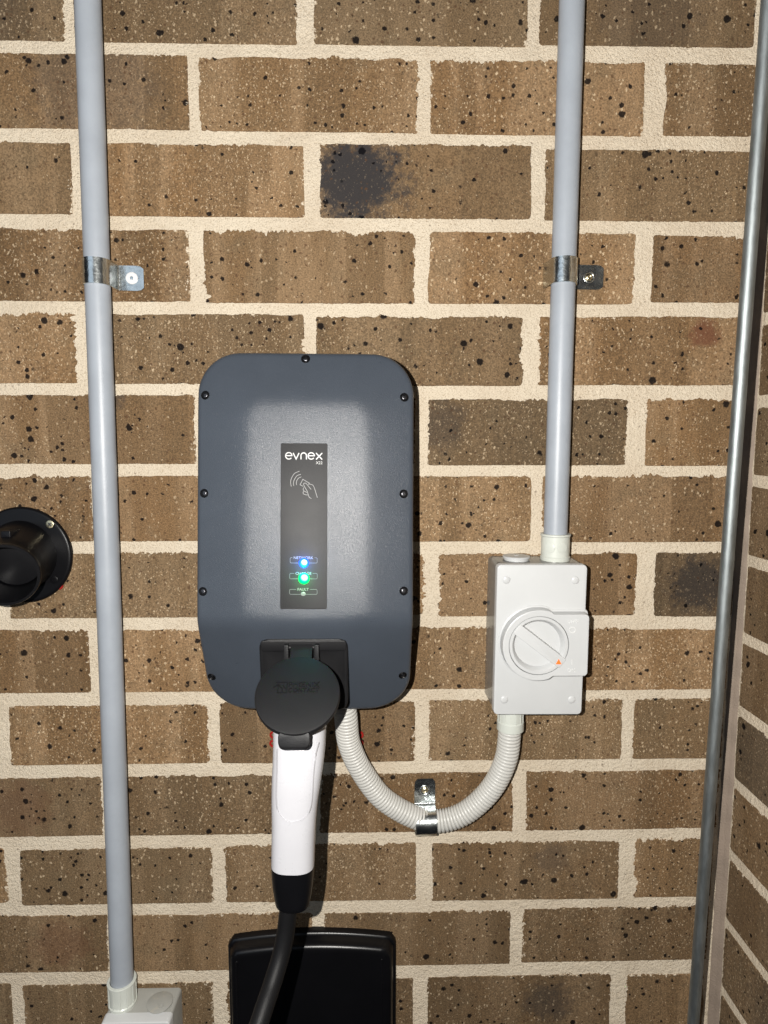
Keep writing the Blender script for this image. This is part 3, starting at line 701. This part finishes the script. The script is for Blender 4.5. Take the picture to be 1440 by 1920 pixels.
def saddle(name, c, axis, out, r, wid, tab, label, screw, hgap, gleft=0.0):
    """one-hole saddle: band over a pipe at c (pipe axis 'axis'), tab lying on the wall in direction 'out'"""
    c = Vector(c); axis = Vector(axis).normalized(); out = Vector(out).normalized(); hc = -c.y
    o = root(name, (c.x, 0, c.z), label, 'saddle clamp', 'zinc saddle clamps')
    R_ = r+.5; prof = [(-R_-gleft-.4, 1.2), (-R_-gleft*.5, hc*.55)]
    for i in range(19):
        t = math.radians(180-180*i/18); prof.append((R_*math.cos(t), hc+R_*math.sin(t)))
    prof += [(R_+.2, hc*.55), (R_+.6, 3.2), (R_+1.6, 1.9), (R_+3.0, 1.6), (R_+8, 1.6), (R_+14, 1.6), (R_+tab-7, 1.7), (R_+tab-3, 1.7), (R_+tab, 1.8)]
    th = 1.0; n = len(prof); g = G(); rings = []
    P2 = [Vector(p) for p in prof]; NO = []
    for i in range(n):
        d = (P2[min(i+1, n-1)]-P2[max(i-1, 0)]).normalized(); NO.append(Vector((-d.y, d.x)))
    for i in range(n):
        q = P2[i]; q2 = q+NO[i]*th
        hw = wid/2
        over = prof[i][0]-(R_+tab-6)
        if i > 20 and over > 0: hw = wid/2-3.2*(over/6)**2
        row = []
        for (pp, s_) in ((q, -hw), (q2, -hw+.25), (q2, hw-.25), (q, hw)):
            row.append(Vector((c.x, 0, c.z))+out*pp.x+Vector((0, -pp.y, 0))+axis*s_)
        rings.append(row)
    g.loft(rings, True, True); b = fixn(g.make('band', ZINC, o, angle=45))
    # pressed rib between band and screw, and the screw
    sp = Vector((c.x, 0, c.z))+out*(R_+tab*.56)
    g = G(); lathe(g, sp+Vector((0, -2.5, 0)), (0, -1, 0), [(0, 6.2), (.35, 5.9), (.5, 5.0), (.3, 4.4), (-.2, 4.0)], 32, False, True); fixn(g.make('pressed_ring', ZINC, b, angle=60))
    g = G()
    if screw == 'plug':
        lathe(g, sp+Vector((0, -2.6, 0)), (0, -1, 0), [(0, 6.3), (.7, 6.2), (1.1, 5.6), (1.3, 4.5), (1.3, 2.2), (.8, 2.0), (.8, .3)], 32); s1 = fixn(g.make('screw', PLUGG, o))
        g = G(); lathe(g, sp+Vector((0, -3.3, 0)), (0, -1, 0), [(0, 1.9), (.6, 1.7), (.7, .3)], 16); fixn(g.make('screw_core', ZINC, s1))
    else:
        lathe(g, sp+Vector((0, -2.4, 0)), (0, -1, 0), [(0, 3.9), (.5, 3.9), (1.3, 3.1), (1.7, 1.9), (1.2, 1.2), (1.1, .3)], 24); fixn(g.make('screw', BRASS, o))
    return o
p1 = la.lerp(lb, (at(186, 512, HC).z-la.z)/(lb.z-la.z)); p2 = ra.lerp(rb, (at(1057, 510, HC).z-ra.z)/(rb.z-ra.z))
saddle('saddle_clamp', p1, dl, (1, 0, -.02), 12.6, 26, 28, 'shiny zinc saddle clamp on the left grey conduit, with grey plastic plug', 'plug', HC)
saddle('saddle_clamp', p2, dr, (1, 0, -.02), 12.6, 26, 35, 'zinc saddle clamp on the right grey conduit above the isolator', 'screw', HC, 2.0)

# ------------------------------------------------------------------ rotary isolator switch
BXc, BZc, BA, BB = 480.2, -607.5, 47.2, 81.2
sw = root('isolator_switch', (BXc, 0, BZc-BB), 'pale grey rotary isolator switch box with diagonal knob and orange arrow', 'isolator switch', 'pale grey electrical boxes')
SROT = math.radians(-.35)
def BM(x, z, h):
    x, z = x-BXc, z-BZc; c, s_ = math.cos(SROT), math.sin(SROT)
    return (BXc+x*c-z*s_, -h, BZc+z*c+x*s_)
g = G(); slab(g, BXc, BZc, BA-.8, BB-.8, 4.5, -2, 43.0, .5, 6, BM, 1.2); fixn(g.make('base', GREYS, sw))
g = G(); slab(g, BXc, BZc, BA, BB, 4.8, 43.6, 52, 1.2, 8, BM, .3); fixn(g.make('cover', GREYP, sw))
def bxp(px, py, h): p = at(px, py, h); return p.x, p.z
for px, py in ((949.7, 1087.5), (1078.7, 1088), (945.3, 1312), (1071.8, 1312)):
    x, z = bxp(px, py, 52); p = Vector((x, -51.9, z)); g = G()
    lathe(g, p, (0, -1, 0), [(0, 4.2)]+[(.2+1.1*math.sin(t*math.pi/12), 4.0*math.cos(t*math.pi/12)) for t in range(0, 6)]+[(1.3, .2)], 24); fixn(g.make('screw_cap', GREYP, sw))
HP = 64.0
kcx, kcz = bxp(860+688/4.571, 960+1147/4.571, HP); kr = 312/4.571/(F_PX/(CD-HP))*1.035
ex1 = bxp(1103.5, 1210, HP)[0]; ez0 = bxp(1080, 960+880/4.571, HP)[1]; ez1 = bxp(1080, 960+1408/4.571, HP)[1]
def kplate(grow):
    R_ = kr+grow; zt, zb, xr = ez0+grow, ez1-grow, ex1+grow; out = []
    a_t = math.degrees(math.asin(min(.97, (zt-kcz+3)/R_))); a_b = math.degrees(math.asin(max(-.97, (zb-kcz-3)/R_)))
    for i in range(49):
        a = math.radians(a_t+(360+a_b-a_t)*i/48); out.append((kcx+R_*math.cos(a), kcz+R_*math.sin(a)))
    x0 = out[-1][0]
    rc = 4.0; out += [(x0+4+(xr-rc-x0-4)*i/9, zb) for i in range(9)]
    for i in range(7):
        a = math.radians(-90+90*i/6); out.append((xr-rc+rc*math.cos(a), zb+rc+rc*math.sin(a)))
    out += [(xr, zb+rc+(zt-zb-2*rc)*i/20) for i in range(1, 20)]
    for i in range(7):
        a = math.radians(0+90*i/6); out.append((xr-rc+rc*math.cos(a), zt-rc+rc*math.sin(a)))
    out += [(xr-rc+(x0+4-xr+rc)*i/9, zt) for i in range(1, 10)]; return out
g = G()
g.loft([[(x, -50, z) for x, z in kplate(2.6)], [(x, -52.3, z) for x, z in kplate(2.2)], [(x, -53.2, z) for x, z in kplate(.5)], [(x, -HP+1.0, z) for x, z in kplate(.0)], [(x, -HP+.3, z) for x, z in kplate(-.2)], [(x, -HP, z) for x, z in kplate(-1.0)]], True, False)
rk = 268/4.571/(F_PX/(CD-HP))
inner = []
for x, z in kplate(-1.0):
    a = math.atan2(z-kcz, x-kcx); inner.append((kcx+rk*math.cos(a), -HP, kcz+rk*math.sin(a)))
g.loft([[(x, -HP, z) for x, z in kplate(-1.0)], inner, [(x, -HP+6, z) for x, y, z in inner]], False, False)
kp = fixn(g.make('switch_plate', GREYP, sw, angle=30))
# knob: rim, dished floor, diagonal grip bar with arrow
kn = Vector((kcx, -HP+7, kcz)); g = G()
lathe(g, kn, (0, -1, 0), [(0, rk-.55), (6.6, rk-.55), (7.0, rk-.9), (7.0, rk*.885), (6.6, rk*.87), (3.0, rk*.80), (-3.0, rk*.74), (-4.2, rk*.68), (-4.6, rk*.5), (-4.6, .3)], 72)
knob = fixn(g.make('rotary_knob', GREYP, sw, angle=35))
A0 = math.radians(-37.8); ux = Vector((math.cos(A0), 0, math.sin(A0))); uz = Vector((-math.sin(A0), 0, math.cos(A0)))
def KM(x, z, h): p = Vector((kcx, 0, kcz))+ux*x+uz*z; return (p.x, -h, p.z)
g = G(); slab(g, .8, 0, rk*.985, 5.9, .7, HP-12, HP+.9, .5, 4, KM, .8); bar = fixn(g.make('grip_bar', GREYP, knob))
tx_, tz_ = bxp(860+857/4.571, 960+1288/4.571, HP+1); tr = 3.6
g = G(); tri = [(tx_+tr*math.sin(math.radians(a)), tz_+tr*math.cos(math.radians(a))) for a in (0, 125, 235)]
g.loft([[(x, -HP-.8, z) for x, z in tri], [(x, -HP-1.05, z) for x, z in tri]], True, True); fixn(g.make('arrow_mark', ORANGE, knob, smooth=False))
fx = lambda cx, cy: bxp(860+cx/4.571, 960+cy/4.571, HP)
WM = lambda x, z, h: (x, -h, z)
RAISED = plastic('pale_grey_raised_letter_plastic', (.55, .555, .55), .30, .5)
x, z = fx(980, 938); text('lettering', 'OFF', 11.2, 3.7, x, z, WM, HP-.2, HP+.9, RAISED, kp)
x, z = fx(965, 1355); text('lettering', 'ON', 7.6, 4.0, x, z, WM, HP-.2, HP+.9, RAISED, kp)
x, z = fx(975, 1010); g = G(); stroke(g, arc(x, z, 3.0, 3.0, 0, 345, 23), .8, WM, HP-.2, HP+.6, True); g.make('symbol', RAISED, kp)
x, z = fx(970, 1288); g = G(); stroke(g, [(x, z-2.8), (x, z+2.8)], .8, WM, HP-.2, HP+.6); g.make('symbol', RAISED, kp)
# knockout cap, top adaptor, bottom gland
ZT = BZc+BB-.6
p = at_z(963, 1046, ZT); g = G(); lathe(g, (p.x, -21, ZT-.5), (0, 0, 1), [(0, 13.2), (2.8, 13.4), (3.2, 14.6), (4.8, 14.8), (5.3, 14.2), (5.5, 12), (5.5, 3), (5.9, 2.6), (5.9, .3)], 48); fixn(g.make('knockout_cap', GREYP, sw))
def adaptor(parent, x, y, z0, z1, r, ribs, mat=None):
    g = G(); H = z1-z0
    lathe(g, (x, y, z0), (0, 0, 1), [(0, r*1.02), (H*.14, r*1.05), (H*.18, r*.985), (H*.9, r*1.0), (H*.93, r*1.06), (H*.985, r*1.06), (H, r*1.02), (H, 12.9), (H*.7, 12.9)], 48, True, False)
    o = fixn(g.make('conduit_adaptor', mat or FITP, parent))
    for k in range(ribs):
        a = 2*math.pi*k/ribs+.2; g = G(); c, s_ = math.cos(a), math.sin(a)
        q = lambda rr_, t, zz: (x+c*rr_-s_*t, y+s_*rr_+c*t, zz)
        g.loft([[q(r*.9, -1.1, zz), q(r*1.035, -.8, zz), q(r*1.035, .8, zz), q(r*.9, 1.1, zz)] for zz in (z0+H*.17, z0+H*.91)], True, True)
        fixn(g.make('grip_rib', mat or FITP, o))
    return o
def prj(p):
    v = Vector(p)-CAM; return 720+F_PX*v.dot(rt)/v.dot(fw), 960-F_PX*v.dot(up)/v.dot(fw)
zr = at(1041, 1000, HC).z
ad = adaptor(sw, rb.x+.2, -HC, ZT-.4, zr, 15.3, 0)
for a in (-38, 12):                           # two round moulded size marks on the adaptor
    c, s_ = math.sin(math.radians(a)), -math.cos(math.radians(a)); zc = (ZT+zr)/2+.5
    g = G(); lathe(g, (rb.x+.2+c*14.9, -HC+s_*14.9, zc), (c, s_, 0), [(0, 5.6), (.55, 5.6), (.75, 5.2)], 28); fixn(g.make('size_mark', FITP, ad))
gx = at(957, 1352, 26).x; zb0 = BZc-BB+.5; zb1 = at(957, 1367, 26).z
g = G(); lathe(g, (gx, -26, zb0), (0, 0, -1), [(0, 13.6), ((zb0-zb1)*.62, 13.8), ((zb0-zb1)*.66, 14.8), ((zb0-zb1)*.98, 14.9), (zb0-zb1, 14.4), (zb0-zb1, 12.5)], 48); gl = fixn(g.make('cable_gland', FITP, sw))
for k in range(14):
    a = 2*math.pi*k/14; c, s_ = math.cos(a), math.sin(a); q = lambda r_, t, zz: (gx+c*r_-s_*t, -26+s_*r_+c*t, zz); g = G()
    g.loft([[q(12.5, -.9, zz), q(14.35, -.6, zz), q(14.35, .6, zz), q(12.5, .9, zz)] for zz in (zb0-.4, zb0-(zb0-zb1)*.63)], True, True); fixn(g.make('grip_rib', FITP, gl))

# ------------------------------------------------------------------ corrugated flexible conduit between charger and switch
fp = [at(640, 1300, 44), at(648, 1340, 40), at(655, 1395, 30), at(681, 1450, 22), at(724, 1502, 17), at(797, 1538, 15), at(862, 1529, 16), at(917, 1484, 19), at(948, 1425, 23), Vector((gx, -26, zb1+3))]
pts0, L = spline(fp, 40); nr = int(L/4.0); NP = nr*6
ptsf, L = spline(fp, NP)
fl = root('flexible_conduit', (ptsf[NP//2].x, 0, ptsf[NP//2].z), 'warm grey corrugated flexible conduit looping from charger to isolator switch', 'conduit')
prof6 = [.0, .80, 1.0, 1.0, 1.0, .80]
g = G(); pts_r = []
tube(g, ptsf, lambda t: 10.6+2.1*prof6[int(round(t*(NP-1))) % 6], 30); fixn(g.make('corrugated_tube', FLEXP, fl, angle=75))
bp = at(798, 1541, 15); bp.y = -15
saddle('saddle_clamp', bp, (1, 0, .03), (.0, 0, 1), 12.7, 24.5, 32, 'zinc saddle clamp with its tab pointing up, on the corrugated conduit loop', 'screw', 15, 0)

# ------------------------------------------------------------------ second box at the lower left
b2t = at(338, 1851, 0).z; x1 = at(338, 1851, 0).x; H2 = 46.0
x0 = at(188, 1915, H2).x; x1 = (x1+at(320, 1912, H2).x)/2
b2 = root('junction_box', ((x0+x1)/2, 0, b2t-150), 'dusty grey electrical box at the lower left below the tall conduit', 'junction box', 'pale grey electrical boxes')
bc = (x0+x1)/2; ba = (x1-x0)/2
g = G(); slab(g, bc, b2t-75, ba-.6, 74.4, 3.5, -2, 33, .6, 6, None, .8); fixn(g.make('base', GREYT, b2))
g = G(); slab(g, bc, b2t-75, ba, 75, 3.8, 33.6, H2, 1.1, 6, None, .3); fixn(g.make('cover', GREYP, b2))
adz = at_z(232, 1885, b2t)
adaptor(b2, lb.x-.3, -HC, b2t-.6, b2t+at(230, 1842, HC).z-at(230, 1886, HC).z, 15.2, 12)
kx = at_z(298, 1886, b2t).x
g = G(); lathe(g, (kx, -22, b2t-1), (0, 0, 1), [(0, 13.4), (1.8, 13.6), (2.0, 14.4), (3.2, 14.5), (3.5, 14.0), (3.5, .3)], 40); kc = fixn(g.make('knockout_cap', GREYT, b2))
KMt = lambda x, y, h: (kx+x, -22+y, b2t+2.3+h)
g = G(); stroke(g, arc(3.5, -5.5, 2.6, 2.6, 0, 340, 20), .7, KMt, 0, .8, True); g.make('embossed_ring', GREYT, kc)

# ------------------------------------------------------------------ black plug holster at the left edge
hc = at(46, 1040, 0); hr = abs(at(138, 1036, 3).x-at(46, 1036, 3).x)
ho = root('plug_holster', (hc.x, 0, hc.z), 'round black plug holster with screwed flange at the left edge', 'plug holster')
g = G(); lathe(g, (hc.x, 2, hc.z), (0, -1, 0), [(0, hr), (5.0, hr), (6.5, hr-.8), (7.2, hr-2.2), (7.4, hr-4), (7.4, hr*.5)], 72); fixn(g.make('flange', BLACKM, ho, angle=40))
oc = Vector((hc.x-1, 0, hc.z+2)); ax = at(9, 1079, 74)-oc; LEN = ax.length; ax.normalize()
g = G()
prof = [(0, 37.0), (LEN*.30, 35.5), (LEN*.55, 31.5), (LEN*.9, 30.5), (LEN*.93, 32.0), (LEN*.98, 32.0), (LEN, 31.4), (LEN, 28.8), (LEN*.97, 28.2), (LEN*.55, 27.0), (LEN*.3, 26.0), (LEN*.3, .5)]
g.loft([circ(oc+ax*d, ax, r, 64) for d, r in prof], True, True); body = fixn(g.make('body', BLACKM, ho, angle=35))
g = G(); lathe(g, oc+ax*(LEN*.42), ax, [(0, 25.5), (1.5, 25), (2.2, 20), (2.4, 8), (2.4, .5)], 48); fixn(g.make('inner_core', BLACKM, body))
g = G(); q = oc+ax*(LEN*.5)+Vector((-1, 0, 32)); slab(g, q.x, q.z, 5, 4.0, 1, -q.y-12, -q.y+12, .8, 4); fixn(g.make('latch_block', BLACKM, body))
for px, py, mt in ((93, 983, BRASS), (101, 1087, BLACKM)):
    p = at(px, py, 7.5); g = G(); lathe(g, (p.x, -7.0, p.z), (0, -1, 0), [(0, 4.4), (.6, 4.3), (.9, 3.6), (.9, 1.6), (.4, 1.3), (.4, .3)], 24); so = fixn(g.make('flange_screw', mt, ho))
    if mt is BRASS:
        for a in (45, 135):
            g = G(); c, s_ = math.cos(math.radians(a)), math.sin(math.radians(a))
            stroke(g, [(p.x-2.2*c, p.z-2.2*s_), (p.x+2.2*c, p.z+2.2*s_)], .9, WM, 7.6, 8.0+.01*(a > 90)); g.make('cross_slot', STEEL_D, so)

# ------------------------------------------------------------------ glossy black cover at the bottom
HB = 24.0
kx0, kx1 = at(428.5, 1800, 8).x, at(742, 1800, 8).x; kc_, ka = (kx0+kx1)/2, (kx1-kx0)/2
ztc = at(585, 1747, 8).z; zte = at(440, 1762, 8).z
bb = root('black_cover', (kc_, 0, ztc-200), 'glossy black plastic housing with arched top below the charger, cable hanging in front', 'plastic housing')
def cover_ring(ins, h, ztop=0):
    out = []; a = ka-ins; zb = ztc-200+ins; arch = ztc-zte
    for i in range(33):
        x = -a+2*a*i/32; k = x/ka
        z = ztc-ins-arch*k*k*.9
        e = a-abs(x); rc = 7.0
        if e < rc: z -= rc-math.sqrt(max(0, rc*rc-(rc-e)**2))
        out.append((kc_+x, -h, z-ztop))
    out += [(kc_+a, -h, zb), (kc_-a, -h, zb)]
    return out[::-1]
g = G()
g.loft([cover_ring(0, -2), cover_ring(0, 8), cover_ring(.8, 9.2), cover_ring(3.0, 10.0), cover_ring(4.2, 15), cover_ring(5.0, 19.5), cover_ring(6.5, 22.2), cover_ring(9.0, 23.6), cover_ring(13, HB)], True, True)
bo = fixn(g.make('shell', BLACKG, bb, angle=50))
for x in (kx0+13, kx1-17):
    g = G(); slab(g, x, ztc-110, 1.1, 88, .8, HB-3, HB+.9, .5, 4); fixn(g.make('rib', BLACKG, bb))

# ------------------------------------------------------------------ red wall plugs showing beside the charger
for px, py, lb_ in ((513, 1378, 'upper red wall plug left of the white plug handle'), (512.5, 1394, 'lower red wall plug left of the white plug handle'),
                   (674.5, 1378, 'upper red wall plug right of the corrugated conduit'), (674, 1394, 'lower red wall plug right of the corrugated conduit'),
                   (111, 1098, 'red wall plug peeping out under the round black holster')):
    p = at(px, py, 1.5); o = root('wall_plug', (p.x, 0, p.z), lb_, 'wall plug', 'red wall plugs'); g = G()
    lathe(g, (p.x, 4, p.z), (0, -1, 0), [(0, 4.6), (6.0, 4.6), (6.8, 4.0), (6.8, 2.6), (6.2, 2.3), (3.5, 2.2), (3.5, .3)], 28); fixn(g.make('collar', RED, o))
for o in list(bpy.data.objects):
    if '_o' in o.keys(): del o['_o']
